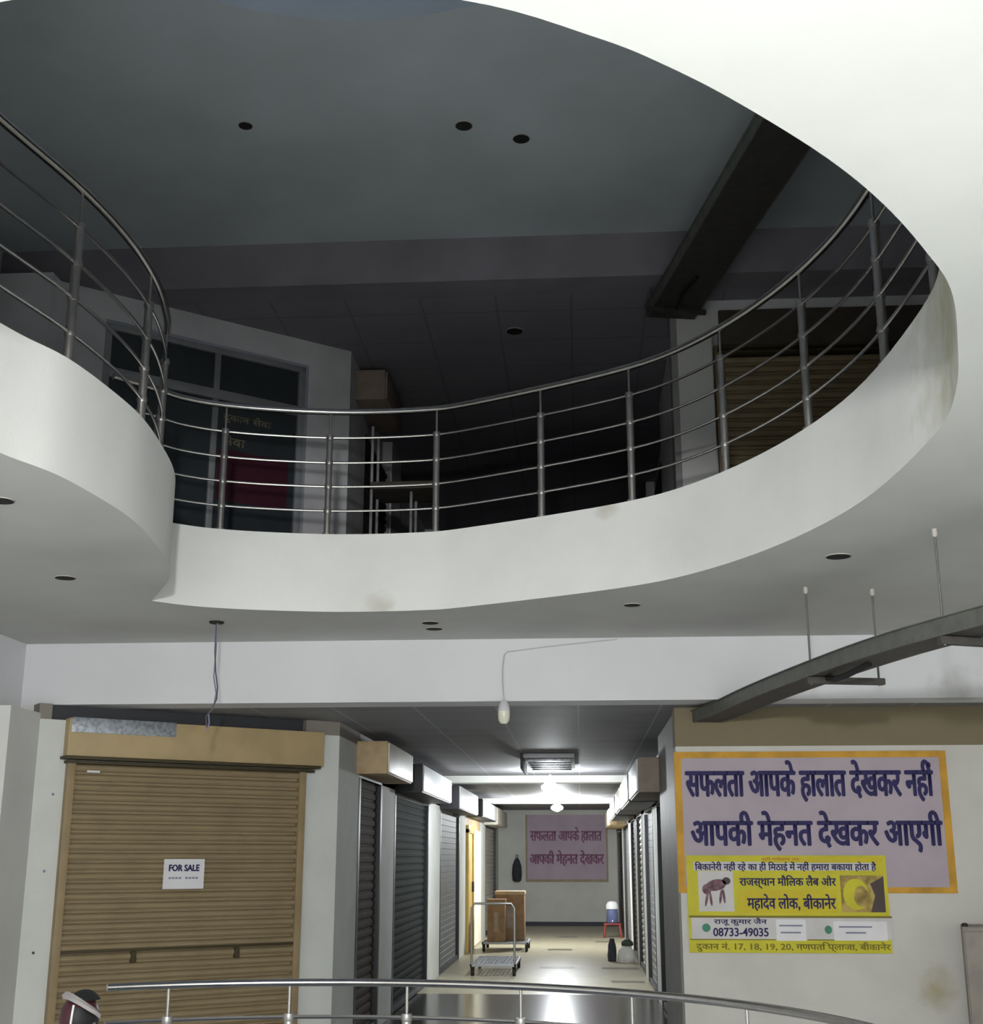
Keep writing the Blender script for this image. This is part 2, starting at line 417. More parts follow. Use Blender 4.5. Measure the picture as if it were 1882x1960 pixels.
# ------------------------------------------------------------------ angled shop wall (lower and upper)
AX = math.radians(38.2)
Q = Vector((-1.93, 10.36, 0)); DIR = Vector((-math.cos(AX), -math.sin(AX), 0)); NRM = Vector((math.sin(AX), -math.cos(AX), 0))
TW = Matrix.Translation(Q) @ Matrix.Rotation(AX, 4, 'Z')     # local x runs to the corner (negative = towards the left end), -y is the face
def wpt(s, off=0.0, z=0.0): return Q + DIR * s + NRM * off + Vector((0, 0, z))
b = MB(); b.box(-2.39, 0.0, 0.0, 0.22, 0, 2.49, 'wall_l', T=TW); b.box(-0.30, 0.0, 0.0, 0.22, 2.49, ZB, 'wall_l', T=TW)
b.box(-2.30, -0.30, 0.06, 0.22, 2.49, ZB, 'dark', T=TW); b.box(-2.39, -2.30, 0.0, 0.22, 2.49, ZB, 'wall_l', T=TW); struct(b.build('wall_shopfront'))  # dark fill painted for the unlit gap above the hood
# upper: openings left for the glazed front
b = MB()
b.box(-0.40, 0.0, 0.0, 0.22, FU, ZBU, 'upwall', T=TW)
b.box(-2.6, -2.15, 0.0, 0.22, FU, ZBU, 'upwall', T=TW)
b.box(-2.15, -0.40, 0.0, 0.22, 5.60, ZBU, 'upwall', T=TW)
struct(b.build('wall_shopfront'))

# ------------------------------------------------------------------ corridor walls
left_sh = [(11.35, 12.7), (13.6, 16.7), (18.1, 21.0), (22.2, 25.3), (26.8, 30.0)]
b = MB(); b.box(LX - 0.35, LX - 0.10, 10.75, FAR, 0, ZB, 'corr_wall')
ys = [10.36] + [v for s in left_sh for v in s] + [FAR]
for i in range(0, len(ys), 2): b.box(LX - 0.10, LX, ys[i], ys[i + 1], 0, ZB, 'wall_l' if i == 0 else 'corr_wall')
b.box(LX - 0.10, LX, 11.35, FAR, 2.22, ZB, 'dark')  # dark strip painted for the unlit gap above the signs
struct(b.build('wall_corridor'))
right_sh = [(12.0, 14.6), (15.4, 17.4), (18.2, 19.9), (20.6, 22.2), (23.2, 26.0), (27.0, 30.0)]
b = MB(); b.box(RX + 0.10, RX + 0.35, 9.75, FAR, 0, ZB, 'corr_wall')
ys = [v for s in right_sh for v in s]
ys = [11.9] + ys + [FAR]
for i in range(0, len(ys), 2): b.box(RX, RX + 0.10, ys[i], ys[i + 1], 0, ZB, 'corr_wall')
b.box(RX, RX + 0.10, 11.9, FAR, 2.10, ZB, 'dark')  # right side: shade above the signs painted as a dark strip
struct(b.build('wall_corridor'))
b = MB(); b.box(0.72, RX + 0.12, 9.74, 11.9, 0, ZB, 'pil_gray'); struct(b.build('column'))
b = MB(); b.box(0.70, 5.2, 9.5, 9.74, 0, ZB, 'wall_r'); struct(b.build('wall_front'))
b = MB(); b.box(-2.3, 1.2, FAR, FAR + 0.2, 0, ZB, 'corr_wall'); struct(b.build('wall_far'))
b = MB(); b.box(LX, RX, FAR - 0.03, FAR, 0, 0.09, 'skirt'); struct(b.build('baseboard_far'))
for y0 in (17.6, 24.6):
    b = MB(); b.box(LX, RX, y0, y0 + 0.35, ZB - 0.09, ZB, 'corr_wall'); struct(b.build('trim_2'))
# upper corridor
b = MB(); b.box(LX - 0.35, LX - 0.1, 10.75, 21.8, FU, ZBU, 'upwall')
for y0, y1 in ((10.36, 11.2), (12.9, 13.6), (16.7, 21.8)): b.box(LX - 0.1, LX, y0, y1, FU, ZBU, 'upwall')
struct(b.build('wall_corridor'))
b = MB(); b.box(RX + 0.10, RX + 0.35, 9.75, 21.8, FU, ZBU, 'upwall')
for y0, y1 in ((10.4, 11.9), (14.6, 21.8)): b.box(RX, RX + 0.1, y0, y1, FU, ZBU, 'upwall')
struct(b.build('wall_corridor'))
b = MB(); b.box(-2.3, 1.2, 21.6, 21.8, FU, ZBU, 'upwall'); struct(b.build('wall_far'))
b = MB(); b.box(0.83, 1.10, 9.5, 9.74, FU, ZBU, 'white'); b.box(0.78, 0.83, 9.5, 9.74, FU, ZBU, 'pil_gray')
b.box(2.95, 5.2, 9.5, 9.74, FU, ZBU, 'upwall'); b.box(1.10, 2.95, 9.5, 9.74, 5.60, ZBU, 'upwall'); b.box(1.10, 2.95, 9.62, 9.74, FU, 5.60, 'upwall')
struct(b.build('wall_front'))

# ------------------------------------------------------------------ rolling shutters
def shutter(name, label, loc, rz, width, z0, z1, cm, fm, hood=None, pitch=0.066, bar=None, group=None, frame=0.055, plain=False, deep=1.0):
    t = thing(name, label, 'shutter', loc, rz, group)
    hw = width / 2
    b = MB(); prof = []
    n = int((z1 - z0) / pitch)
    p = (z1 - z0) / n
    for k in range(n):
        z = z0 + k * p
        if plain: prof += [(-0.008, z), (-0.010, z + .9 * p), (-0.004, z + .95 * p)]
        else: prof += [(0.0, z), (0.0, z + .16 * p), (-0.024 * deep, z + .20 * p), (-0.036 * deep, z + .42 * p), (-0.034 * deep, z + .66 * p), (-0.022 * deep, z + .84 * p), (0.0, z + .90 * p)]
    prof.append((0.0, z1))
    L = [b.bm.verts.new((-hw + frame * .6, y - 0.012, z)) for y, z in prof]; R = [b.bm.verts.new((hw - frame * .6, y - 0.012, z)) for y, z in prof]
    for i in range(len(prof) - 1):
        f = b.bm.faces.new((L[i], R[i], R[i + 1], L[i + 1])); f.material_index = b.mi(cm); f.smooth = True
    b.build('curtain', t)
    for s in (-1, 1):
        b = MB(); x = s * (hw - frame / 2)
        b.box(x - frame / 2, x + frame / 2, -0.065, 0.0, z0, z1, fm, 0.004); b.build('guide_rail', t)
    if bar:
        b = MB(); b.box(-hw + frame, hw - frame, -0.058, -0.015, bar, bar + 0.016, 'shut_dark', 0.003); b.build('joint_bar', t)
    b = MB(); b.box(-hw + frame, hw - frame, -0.056, -0.01, z0, z0 + 0.06, fm, 0.004); b.build('bottom_rail', t)
    if hood:
        hx0, hx1, hz0, hz1, dep, hm = hood
        b = MB(); b.box(hx0, hx1, -dep, 0.0, hz0, hz1, hm, 0.006); b.build('hood', t)
        b = MB(); b.box(hx0 - 0.02, hx1 - 0.03, -dep - 0.015, -0.005, hz0 - 0.022, hz0 - 0.002, 'shut_dark', 0.003)
        b.box(hx0 + 0.01, hx1 - 0.06, -dep + 0.03, -0.005, hz0 - 0.05, hz0 - 0.03, 'shut_dark', 0.003); b.build('hood_lip', t)
    return t

# the big beige shutter: s from 0.315 to 2.17 along the angled wall
sc = 1.245
t = shutter('rolling_shutter', 'beige closed rolling shutter with a paper notice, under the white beam', wpt(sc), AX, 1.86, 0.02, 2.19,
            'shut', 'shut_frame', hood=(-0.955, 1.06, 2.235, 2.50, 0.10, 'shut_box'), bar=0.905, deep=1.1)
b = MB(); b.box(-0.94, -0.17, -0.108, -0.101, 2.40, 2.505, 'galv', 0.001); b.build('metal_patch', t)['label'] = 'dented galvanised sheet at the upper left'
for x in (-0.36, 0.42):
    b = MB(); b.box(x - 0.018, x + 0.018, -0.068, -0.03, 0.83, 0.90, 'shut_dark', 0.004); b.build('hasp', t)
b = MB(); b.box(-0.79, -0.70, -0.062, -0.052, 2.125, 2.14, 'paper'); b.build('paper_scrap', t)
for x, z in ((-0.995, 1.98), (-1.01, 1.50), (-1.02, 0.98)):
    pass
# notice
n_ = thing('for_sale_notice', 'white FOR SALE paper stuck on the beige rolling shutter', 'notice', wpt(1.27, 0.058, 1.425), AX)
b = MB(); b.box(-0.155, 0.155, 0.0, 0.003, -0.105, 0.105, 'paper'); b.build('sheet', n_)
text_mesh('lettering', 'FOR SALE', 'ink', n_, -0.115, 0.115, 0.02, 0.065, -0.0012, 0.06)
for k in range(8):
    x = -0.115 + (k if k < 4 else k + 1) * 0.0255
    b = MB(); b.box(x, x + 0.019, -0.0015, 0.0, -0.035, -0.022, 'ink_soft'); b.build('small_print', n_)
# wall plugs beside the shutter
for i, (s, z, lab) in enumerate(((2.245, 1.97, 'small dark wall plug beside the shutter top, on the left white pilaster'),
                                 (2.26, 1.45, 'small dark wall plug half way up the left white pilaster'),
                                 (2.285, 0.915, 'largest dark wall plug low on the left white pilaster'))):
    b = MB(); T_ = Matrix.Rotation(AX, 4, 'Z') @ Matrix.Rotation(PI / 2, 4, 'X')
    b.lathe([(0.003, 0.010), (0.008, 0.008), (0.010, 0.0)], 'ink_soft' if i < 2 else 'dark', 10, T=T_); o = b.build('wall_plug', loc=wpt(s, 0.0, z))
    tag(o, lab, 'plug', 'wall plugs left of the beige shutter')

# corridor shutters, left side
lm = [('sh_brown', 'dark brown rolling shutter nearest on the left of the corridor'), ('sh_green', 'dark grey-green rolling shutter, second on the corridor left'),
      ('sh_gray', 'plain light grey rolling shutter on the corridor left, before the yellow doorway'), None,
      ('sign_cream', 'cream rolling shutter at the far end of the corridor left side')]
for (y0, y1), v, zh in zip(left_sh, lm, (2.215, 2.17, 2.15, 2.17, 2.13)):
    if not v: continue
    c_, lab = v
    shutter('rolling_shutter', lab, (LX - 0.06, (y0 + y1) / 2, 0), PI / 2, (y1 - y0) - 0.004, 0.01, zh, c_, 'dark', pitch=0.08, deep=0.38, group='corridor shutters', plain=(c_ == 'sh_gray'), frame=0.09)
labs = ['dark grey rolling shutter nearest on the right of the corridor', 'grey rolling shutter, second on the corridor right', 'light grey rolling shutter, third on the corridor right',
        'dark rolling shutter behind the white sack on the corridor right', 'dim rolling shutter beside the water jug', 'farthest rolling shutter on the corridor right']
for (y0, y1), lab, c_ in zip(right_sh, labs, ('sh_green', 'sh_gray', 'sign_cream', 'sh_brown', 'sh_gray', 'sh_brown')):
    shutter('rolling_shutter', lab, (RX + 0.06, (y0 + y1) / 2, 0), -PI / 2, (y1 - y0) - 0.004, 0.01, 2.075, c_, 'dark', pitch=0.08, deep=0.38, group='corridor shutters', plain=(c_ == 'sh_gray'), frame=0.09)

# upper shutters
shutter('rolling_shutter', 'dim olive rolling shutter upstairs behind the curved railing, right side', (2.02, 9.60, 0), 0.0, 1.80, FU, 5.45, 'shut', 'shut_frame',
        hood=(-0.86, 0.9, 5.42, 5.72, 0.14, 'sh_brown'), pitch=0.075)
shutter('rolling_shutter', 'dark rolling shutter upstairs beside the beige box', (LX - 0.085, 12.05, 0), PI / 2, 1.69, FU, 5.45, 'sh_brown', 'alu', pitch=0.08)
shutter('rolling_shutter', 'dark rolling shutter deep in the upstairs corridor, right side', (RX + 0.085, 13.25, 0), -PI / 2, 2.69, FU, 5.45, 'sh_brown', 'alu', pitch=0.08)

# ------------------------------------------------------------------ shop sign boxes in the corridor
def sign_box(label, x, y0, y1, z0, z1, side, face, body, group='corridor sign boxes', dep=0.28):
    t = thing('sign_box', label, 'sign', (x, (y0 + y1) / 2, z0), PI / 2 if side < 0 else -PI / 2, group)
    h = (y1 - y0) / 2; H = z1 - z0
    b = MB(); b.box(-h, h, -dep + 0.012, 0.0, 0, H, body, 0.006); b.build('housing', t)
    b = MB(); b.box(-h + 0.02, h - 0.02, -dep - 0.004, -dep + 0.012, 0.015, H - 0.015, face, 0.003); b.build('face_panel', t)
    return t
sign_box('beige wooden sign box over the first shutter on the corridor left', LX, 11.2, 12.85, 2.24, 2.52, -1, 'sign_cream', 'sign_beige')
sign_box('large bright white sign box over the second shutter, corridor left', LX, 13.75, 16.8, 2.2, 2.5, -1, 'sign_white', 'dark')
sign_box('bright white sign box over the third shutter, corridor left', LX, 18.0, 21.2, 2.18, 2.5, -1, 'sign_white', 'dark')
sign_box('bright white sign box over the yellow doorway', LX, 22.3, 25.9, 2.2, 2.5, -1, 'sign_white', 'dark')
sign_box('cream sign box farthest along the corridor left wall', LX, 26.3, 29.6, 2.16, 2.5, -1, 'sign_cream', 'sign_cream')
sign_box('brown-sided sign box nearest on the corridor right wall', RX, 11.9, 13.85, 2.11, 2.42, 1, 'sign_white', 'sign_brown', dep=0.32)
sign_box('white sign box second along the corridor right wall', RX, 14.3, 16.9, 2.12, 2.44, 1, 'sign_white', 'dark', dep=0.32)
sign_box('white sign box third along the corridor right wall', RX, 17.3, 19.4, 2.14, 2.44, 1, 'sign_cream', 'dark', dep=0.32)
sign_box('white sign box fourth along the corridor right wall', RX, 20.0, 23.0, 2.14, 2.44, 1, 'sign_white', 'dark', dep=0.32)
sign_box('brownish sign box farthest along the corridor right wall', RX, 24.0, 28.0, 2.1, 2.4, 1, 'sign_cream', 'sign_beige', dep=0.32)
sign_box('dim beige sign box upstairs behind the curved railing', LX, 10.6, 11.5, 5.46, 5.74, -1, 'sign_brown', 'sign_brown', group='upstairs sign boxes')

# yellow doorway in the fourth bay
t = thing('yellow_doorway', 'cream panel glowing as the lit shop interior, in a yellow frame on the corridor left', 'door', (LX - 0.01, 23.75, 0), PI / 2)
b = MB(); b.box(-1.55, 1.55, -0.01, 0.0, 2.0, 2.22, 'sign_beige'); b.build('lintel_panel', t)
b = MB()
for x in (-1.5, -0.42): b.box(x - 0.07, x + 0.07, -0.06, 0, 0.0, 2.0, 'yel_door', 0.005)
b.box(-1.57, -0.35, -0.06, 0, 1.93, 2.06, 'yel_door', 0.005); b.build('frame', t)
b = MB(); b.box(-1.43, -0.49, -0.03, 0, 0.02, 1.93, 'yel_door', 0.004); b.build('leaf', t)
b = MB(); b.box(-0.35, 1.45, -0.04, 0, 0.02, 2.0, 'cream_glow', 0.004); b.build('leaf', t)  # glowing leaf stands for the lit shop inside
b = MB(); b.box(-0.56, -0.53, -0.07, -0.03, 0.95, 1.12, 'dark', 0.004); b.build('handle', t)

# ------------------------------------------------------------------ corridor lamps
def hanging_bulb(label, x, y, z, power):
    t = thing('hanging_bulb', label, 'lamp', (x, y, z), 0, 'lit corridor bulbs')
    b = MB(); b.lathe([(0.0, -0.085), (0.04, -0.075), (0.108, -0.035), (0.11, 0.0), (0.055, 0.04), (0.03, 0.065)], 'bulb', 18); b.build('bulb', t)
    b = MB(); b.lathe([(0.03, 0.065), (0.032, 0.07), (0.032, 0.12), (0.012, 0.14)], 'cfl_base', 14); b.build('holder', t)
    b = MB(); b.tube([(0, 0, 0.14), (0.004, 0.0, (ZB - z) * .6), (0, 0, ZB - z - 0.002)], 0.006, 'wire_w', 6); b.build('flex', t)
    l = bpy.data.lights.new('bulb_light', 'POINT'); l.energy = power; l.shadow_soft_size = 0.08; l.color = (0.93, 0.97, 1.0)
    o = bpy.data.objects.new('bulb_light', l); COL.objects.link(o); o.parent = t; o.location = (0, 0, -0.12)
    return t
hanging_bulb('nearer glowing bulb hanging in the corridor', -0.37, 16.4, 2.40, 115)
hanging_bulb('farther glowing bulb hanging near the corridor end', -0.42, 24.0, 2.42, 270)
# square ceiling fitting just before the near bulb
t = thing('ceiling_vent', 'square slatted metal fitting on the corridor ceiling before the bulb', 'vent', (-0.32, 14.6, ZB))
b = MB(); b.box(-0.27, 0.27, -0.9, 0.9, -0.05, -0.002, 'alu', 0.006); b.build('frame', t)
for k in range(5):
    b = MB(); y = -0.72 + k * 0.36; b.box(-0.23, 0.23, y - 0.06, y + 0.06, -0.075, -0.052, 'galv', 0.004); b.build('slat', t)
b = MB(); b.box(-0.30, -0.272, -0.9, 0.2, -0.16, -0.002, 'dark', 0.004); b.build('side_flap', t)

# bulb below the front beam, with its wire along the beam
t = thing('compact_bulb', 'unlit white bulb hanging from the lower edge of the beam', 'lamp', (-0.517, 8.95, 2.52))
b = MB(); b.lathe([(0.0, -0.085), (0.022, -0.082), (0.038, -0.06), (0.043, -0.02), (0.042, 0.005)], 'cfl', 18); b.build('bulb', t)
b = MB(); b.lathe([(0.042, 0.005), (0.040, 0.03), (0.032, 0.055), (0.02, 0.075), (0.012, 0.09)], 'cfl_base', 16); b.build('holder', t)
b = MB(); b.tube([(0, 0, 0.09), (-0.01, 0.02, 0.2), (-0.012, 0.04, 0.3), (0.0, 0.042, 0.4), (0.02, 0.044, 0.425), (0.3, 0.044, 0.46), (0.8, 0.044, 0.508)], 0.005, 'wire_w', 6); b.build('flex', t)

# wires dangling from a ceiling cap on the left
t = thing('dangling_wires', 'twisted loose wires hanging from a dark cap before the beam', 'wires', (-2.365, 8.18, S))
b = MB(); b.lathe([(0.045, -0.012), (0.05, -0.002)], 'hole', 16); b.build('cap', t)
k_ = 8.18 / 7.07
P1 = [(0, 0, -0.01), (0.0, 0, -0.2), (0.012, 0, -0.33), (0.03, 0.0, -0.43), (0.028, 0, -0.51), (0.0, 0, -0.57), (-0.035, 0, -0.62), (-0.03, 0, -0.665), (-0.025, 0, -0.69)]
P2 = [(0.008, 0, -0.01), (0.006, 0.004, -0.2), (0.0, 0.004, -0.36), (0.022, 0.004, -0.47), (0.01, 0.004, -0.56), (-0.02, 0.004, -0.60), (-0.012, 0.004, -0.66), (-0.025, 0.004, -0.71)]
for P_, m_ in ((P1, 'wire_d'), (P2, 'ink_soft')):
    b = MB(); b.tube([(p[0], p[1], p[2]) for p in P_], 0.0045, m_, 6); b.build('wire', t)

# ------------------------------------------------------------------ recessed fittings (dark cut-outs) in the soffits
def cutout(label, x, y, z, r=0.05, group='cut-outs in the gallery soffit'):
    t = thing('recessed_fitting', label, 'ceiling fitting', (x, y, z), 0, group)
    b = MB(); b.lathe([(r * 0.2, -0.006), (r, -0.006), (r, -0.001)], 'hole', 20); b.build('opening', t)
    b = MB(); b.lathe([(r, -0.005), (r * 1.06, -0.005), (r * 1.1, -0.001), (r, -0.001)], 'rim', 20); b.build('rim', t)
cutout('dark round cut-out left of the pair above the beam, rear one', -0.965, 8.53, S, 0.055)
cutout('dark round cut-out of the pair above the beam, front one', -0.965, 8.30, S, 0.055)
cutout('dark round cut-out in the soffit right of the pair', 0.34, 7.765, S, 0.05)
cutout('dark round cut-out beside the tray hanger rods', 1.347, 6.515, S, 0.062)
cutout('dark round cut-out under the left balcony nose', -2.82, 6.758, S, 0.055)
cutout('dark round cut-out at the left edge of the photo', -2.48, 5.185, S, 0.055)
cutout('small dark cut-out on the upper ceiling, far left', -2.112, 7.325, SU, 0.045, 'cut-outs in the upper ceiling')
cutout('dark cut-out on the upper ceiling, left of the close pair', -0.683, 7.422, SU, 0.055, 'cut-outs in the upper ceiling')
cutout('dark cut-out on the upper ceiling, right of the close pair', -0.314, 7.605, SU, 0.055, 'cut-outs in the upper ceiling')
cutout('black cut-out in the dark panelled ceiling upstairs', -0.48, 10.0, ZBU, 0.07, 'cut-outs in the upper ceiling')

# ------------------------------------------------------------------ cable trays
def cable_tray(label, dz, path, W, stations, shift=0.0):
    t = thing('cable_tray', label, 'cable tray', (0, 0, dz))
    P = [Vector(p) for p in path]
    xy = spline(P, 5); zz = spline([(i, p.z) for i, p in enumerate(P)], 5)
    C = [Vector((a.x, a.y, c.y)) for a, c in zip(xy, zz)]
    N = []
    for i in range(len(C)):
        d = C[min(i + 1, len(C) - 1)] - C[max(i - 1, 0)]; d.z = 0; d.normalize(); N.append(Vector((d.y, -d.x, 0)))
    def band(b, o0, o1, z0, z1, m):
        R_ = [[b.bm.verts.new(c + n * o + Vector((0, 0, z))) for o, z in ((o0, z0), (o1, z0), (o1, z1), (o0, z1))] for c, n in zip(C, N)]
        for A_, B_ in zip(R_, R_[1:]):
            for k in range(4):
                f = b.bm.faces.new((A_[k], A_[(k + 1) % 4], B_[(k + 1) % 4], B_[k])); f.material_index = b.mi(m)
        for r_ in (R_[0], R_[-1]):
            f = b.bm.faces.new(r_); f.material_index = b.mi(m)
    b = MB(); band(b, -W, W, -0.004, 0.0, 'tray'); b.build('tray_bed', t)
    for s in (-1, 1):
        b = MB(); band(b, s * W - 0.005, s * W + 0.005, -0.006, 0.072, 'tray_edge'); band(b, s * W - 0.02, s * W + 0.02, 0.072, 0.077, 'tray_edge'); b.build('side_flange', t)
    for off, r_ in ((-0.09, 0.014), (-0.03, 0.02), (0.05, 0.016)):
        b = MB(); b.tube([c + n * (off + 0.015 * math.sin(k * .6 + off * 40)) + Vector((0, 0, 0.021)) for k, (c, n) in enumerate(zip(C, N))], r_, 'black', 7); b.build('cable', t)
    for q in stations:
        k = min(range(len(C)), key=lambda i: abs(C[i].y - q)); n = N[k]; c = C[k] - n * shift
        b = MB()
        T_ = Matrix.Translation(c + Vector((0, 0, -0.03))) @ Matrix.Rotation(math.atan2(n.y, n.x), 4, 'Z')
        b.box(-0.23, 0.23, -0.02, 0.02, -0.015, 0.022, 'tray', 0.003, T=T_); b.build('cross_bar', t)
        for s in (-1, 1):
            p = c + n * (s * 0.20)
            b = MB(); b.tube([p + Vector((0, 0, -0.05)), Vector((p.x, p.y, S - 0.001))], 0.006, 'tray_edge', 8)
            b.lathe([(0.012, 0.0), (0.014, -0.03), (0.006, -0.04)], 'rim', 10, c=(p.x, p.y, S - 0.002)); b.build('hanger_rod', t)
    k = min(range(len(C)), key=lambda i: abs(C[i].y - (stations[0] + 0.1)))
    b = MB(); b.tube([C[k] + Vector((0, 0, -0.012)), C[k + 1] + N[k] * 0.03 + Vector((0, 0, -0.045)), C[k + 2] + N[k] * 0.05 + Vector((0, 0, -0.05)), C[k + 3] + Vector((0, 0, -0.012))], 0.016, 'black', 7); b.build('loose_cable', t)
    return t
cable_tray('dark cable tray on hanger rods, rising to the right below the gallery', 0.0,
           [(0.93, 9.46, 2.495), (1.05, 9.1, 2.51), (1.19, 8.4, 2.528), (1.36, 7.5, 2.53), (1.56, 6.6, 2.53), (1.77, 6.0, 2.535), (2.2, 5.0, 2.54), (2.6, 4.2, 2.54)], 0.108, (7.26, 6.05), 0.11)
cable_tray('dark cable tray hung under the upper ceiling above the railing', 3.14,
           [(0.78, 9.45, 2.52), (0.97, 8.45, 2.52), (1.27, 6.88, 2.52), (1.76, 4.3, 2.52)], 0.19, (9.2, 5.0))

# ------------------------------------------------------------------ railings
RZ = (4.384, 4.205, 4.034, 3.871, 3.708)
def sample(path, s):
    acc = 0
    for a, c in zip(path, path[1:]):
        l = (c - a).length
        if acc + l >= s: return a + (c - a) * ((s - acc) / l)
        acc += l
    return path[-1]
def nearest(path, p):
    return min(path, key=lambda q: (q - Vector(p)).length)
def railing(label, path, posts, zs, zbase, r_top=0.021, r_mid=0.0085, r_post=0.021):
    t = thing('railing', label, 'railing', (path[0].x, path[0].y, zbase))
    o = Vector((path[0].x, path[0].y, zbase))
    P3 = lambda z: [Vector((p.x, p.y, z)) - o for p in path]
    b = MB(); b.tube(P3(zs[0]), r_top, 'steel', 12); b.build('top_rail', t)
    for z in zs[1:]:
        b = MB(); b.tube(P3(z), r_mid, 'steel', 8); b.build('mid_rail', t)
    for p in posts:
        q = Vector((p[0], p[1], 0)) - Vector((o.x, o.y, 0))
        b = MB(); h = zs[1] - zbase
        b.lathe([(r_post * 1.5, 0.0), (r_post * 1.5, 0.012), (r_post, 0.016), (r_post, h - 0.02), (r_post * .8, h - 0.004), (0.007, h), (0.007, zs[0] - zbase - r_top * .6)], 'steel_post', 12, c=(q.x, q.y, 0))
        for z in zs[1:]:
            b.lathe([(r_post * 1.12, z - zbase - 0.016), (r_post * 1.28, z - zbase), (r_post * 1.12, z - zbase + 0.016)], 'steel_post', 12, c=(q.x, q.y, 0))
        b.build('baluster', t)
    return t
ring_mid = offset_loop(hole, 0.035)
i_end = next(i for i, p in enumerate(hole) if p.x > 0.5 and p.y < 2.6)
path_r = [Vector((-2.80, 7.17)), Vector((-2.66, 7.28))] + ring_mid[2:i_end]
path_r = smooth(path_r, 3)
posts_r = [nearest(path_r, p) for p in ((-2.50, 7.42), (-2.204, 7.62), (-1.567, 7.82), (-0.916, 7.84), (-0.282, 7.6), (0.282, 7.25), (0.80, 6.72), (1.13, 6.0), (1.32, 5.15), (1.36, 4.45), (1.2, 3.7))]
railing('curved stainless steel railing along the right and rear of the upstairs opening', path_r, posts_r, RZ, TOP)
path_l = spline([(-2.36, 3.6), (-2.31, 4.0), (-2.254, 4.375), (-2.15, 4.88), (-2.105, 5.25), (-2.095, 5.6), (-2.125, 5.96), (-2.2, 6.33), (-2.26, 6.52)], 6)
posts_l = [nearest(path_l, p) for p in ((-2.13, 4.95), (-2.11, 5.78), (-2.26, 6.52), (-2.3, 4.05))]
railing('curved steel railing on the left balcony nose upstairs', path_l, posts_l, RZ, TOP)
arc = lambda a: Vector((-1.0 + 2.03 * math.cos(a), 4.04 + 2.03 * math.sin(a)))
a0, a1 = math.radians(121.5), math.radians(-12)
path_f = [arc(a0 + (a1 - a0) * k / 60) for k in range(61)]
posts_f = [nearest([arc(math.radians(d_ * .25)) for d_ in range(-60, 500)], p) for p in ((-1.80, 5.84), (-1.317, 6.04), (-0.783, 6.1), (-0.266, 5.94), (0.206, 5.685), (0.597, 5.248), (0.85, 4.8), (1.0, 4.2))]
railing('curved steel railing across the bottom of the photo, before the corridor', path_f, posts_f, (1.0, 0.855, 0.69, 0.52, 0.35), 0.17, r_top=0.0165)

# ------------------------------------------------------------------ glazed shopfront upstairs
t = thing('glazed_shopfront', 'dark glazed shopfront upstairs with gold lettering and maroon film', 'shopfront', wpt(1.28, -0.06, FU), AX)
x0, x1, zt, ztr, mul = -0.87, 0.86, 5.58 - FU, 5.20 - FU, 0.07
b = MB()
b.box(x0, x0 + 0.06, -0.05, 0.0, 0, zt, 'alu', 0.004); b.box(x1 - 0.06, x1, -0.05, 0.0, 0, zt, 'alu', 0.004); b.box(x0, x1, -0.05, 0, zt - 0.05, zt, 'alu', 0.004)
b.build('frame', t)
b = MB(); b.box(x0 + 0.06, x1 - 0.06, -0.05, 0, ztr - 0.06, ztr + 0.02, 'alu', 0.004); b.build('transom', t)
b = MB(); b.box(mul - 0.025, mul + 0.025, -0.045, 0, 0, zt - 0.05, 'alu', 0.004); b.build('mullion', t)
for xa, xb, za, zb in ((x0 + .06, mul - .025, 0.02, ztr - .06), (mul + .025, x1 - .06, 0.02, ztr - .06), (x0 + .06, mul - .025, ztr + .02, zt - .05), (mul + .025, x1 - .06, ztr + .02, zt - .05)):
    b = MB(); b.box(xa, xb, -0.022, -0.012, za, zb, 'glass'); b.build('pane', t)
b = MB(); b.box(mul + 0.05, x1 - 0.12, -0.025, -0.0225, 4.30 - FU, 4.73 - FU, 'maroon_film'); b.build('film', t)['label'] = 'maroon film on the lower glass'
b = MB()
b.bm.free()
text_mesh('lettering', 'दुकान सेवा', 'gold', t, mul + 0.08, mul + 0.50, 4.96 - FU, 5.05 - FU, -0.0235, 0.02)['label'] = 'worn gold lettering on the glass'
text_mesh('lettering', 'सेवा', 'gold', t, mul + 0.08, mul + 0.28, 4.77 - FU, 4.86 - FU, -0.0235, 0.02)['label'] = 'smaller gold word on the glass'

# things leaning in the upstairs corridor mouth
t = thing('metal_stand', 'thin metal stand in the dark upstairs corridor, behind the railing', 'stand', (-1.62, 9.75, FU))
for x, y in ((0, 0), (0.31, 0.08), (0, 0.3), (0.31, 0.38)):
    b = MB(); b.tube([(x, y, 0), (x, y, 1.75 if x == 0 else 1.25)], 0.012, 'alu', 8); b.build('post', t)
b = MB(); b.box(-0.01, 0.5, -0.02, 0.42, 1.22, 1.28, 'sh_brown', 0.004); b.build('shelf', t)

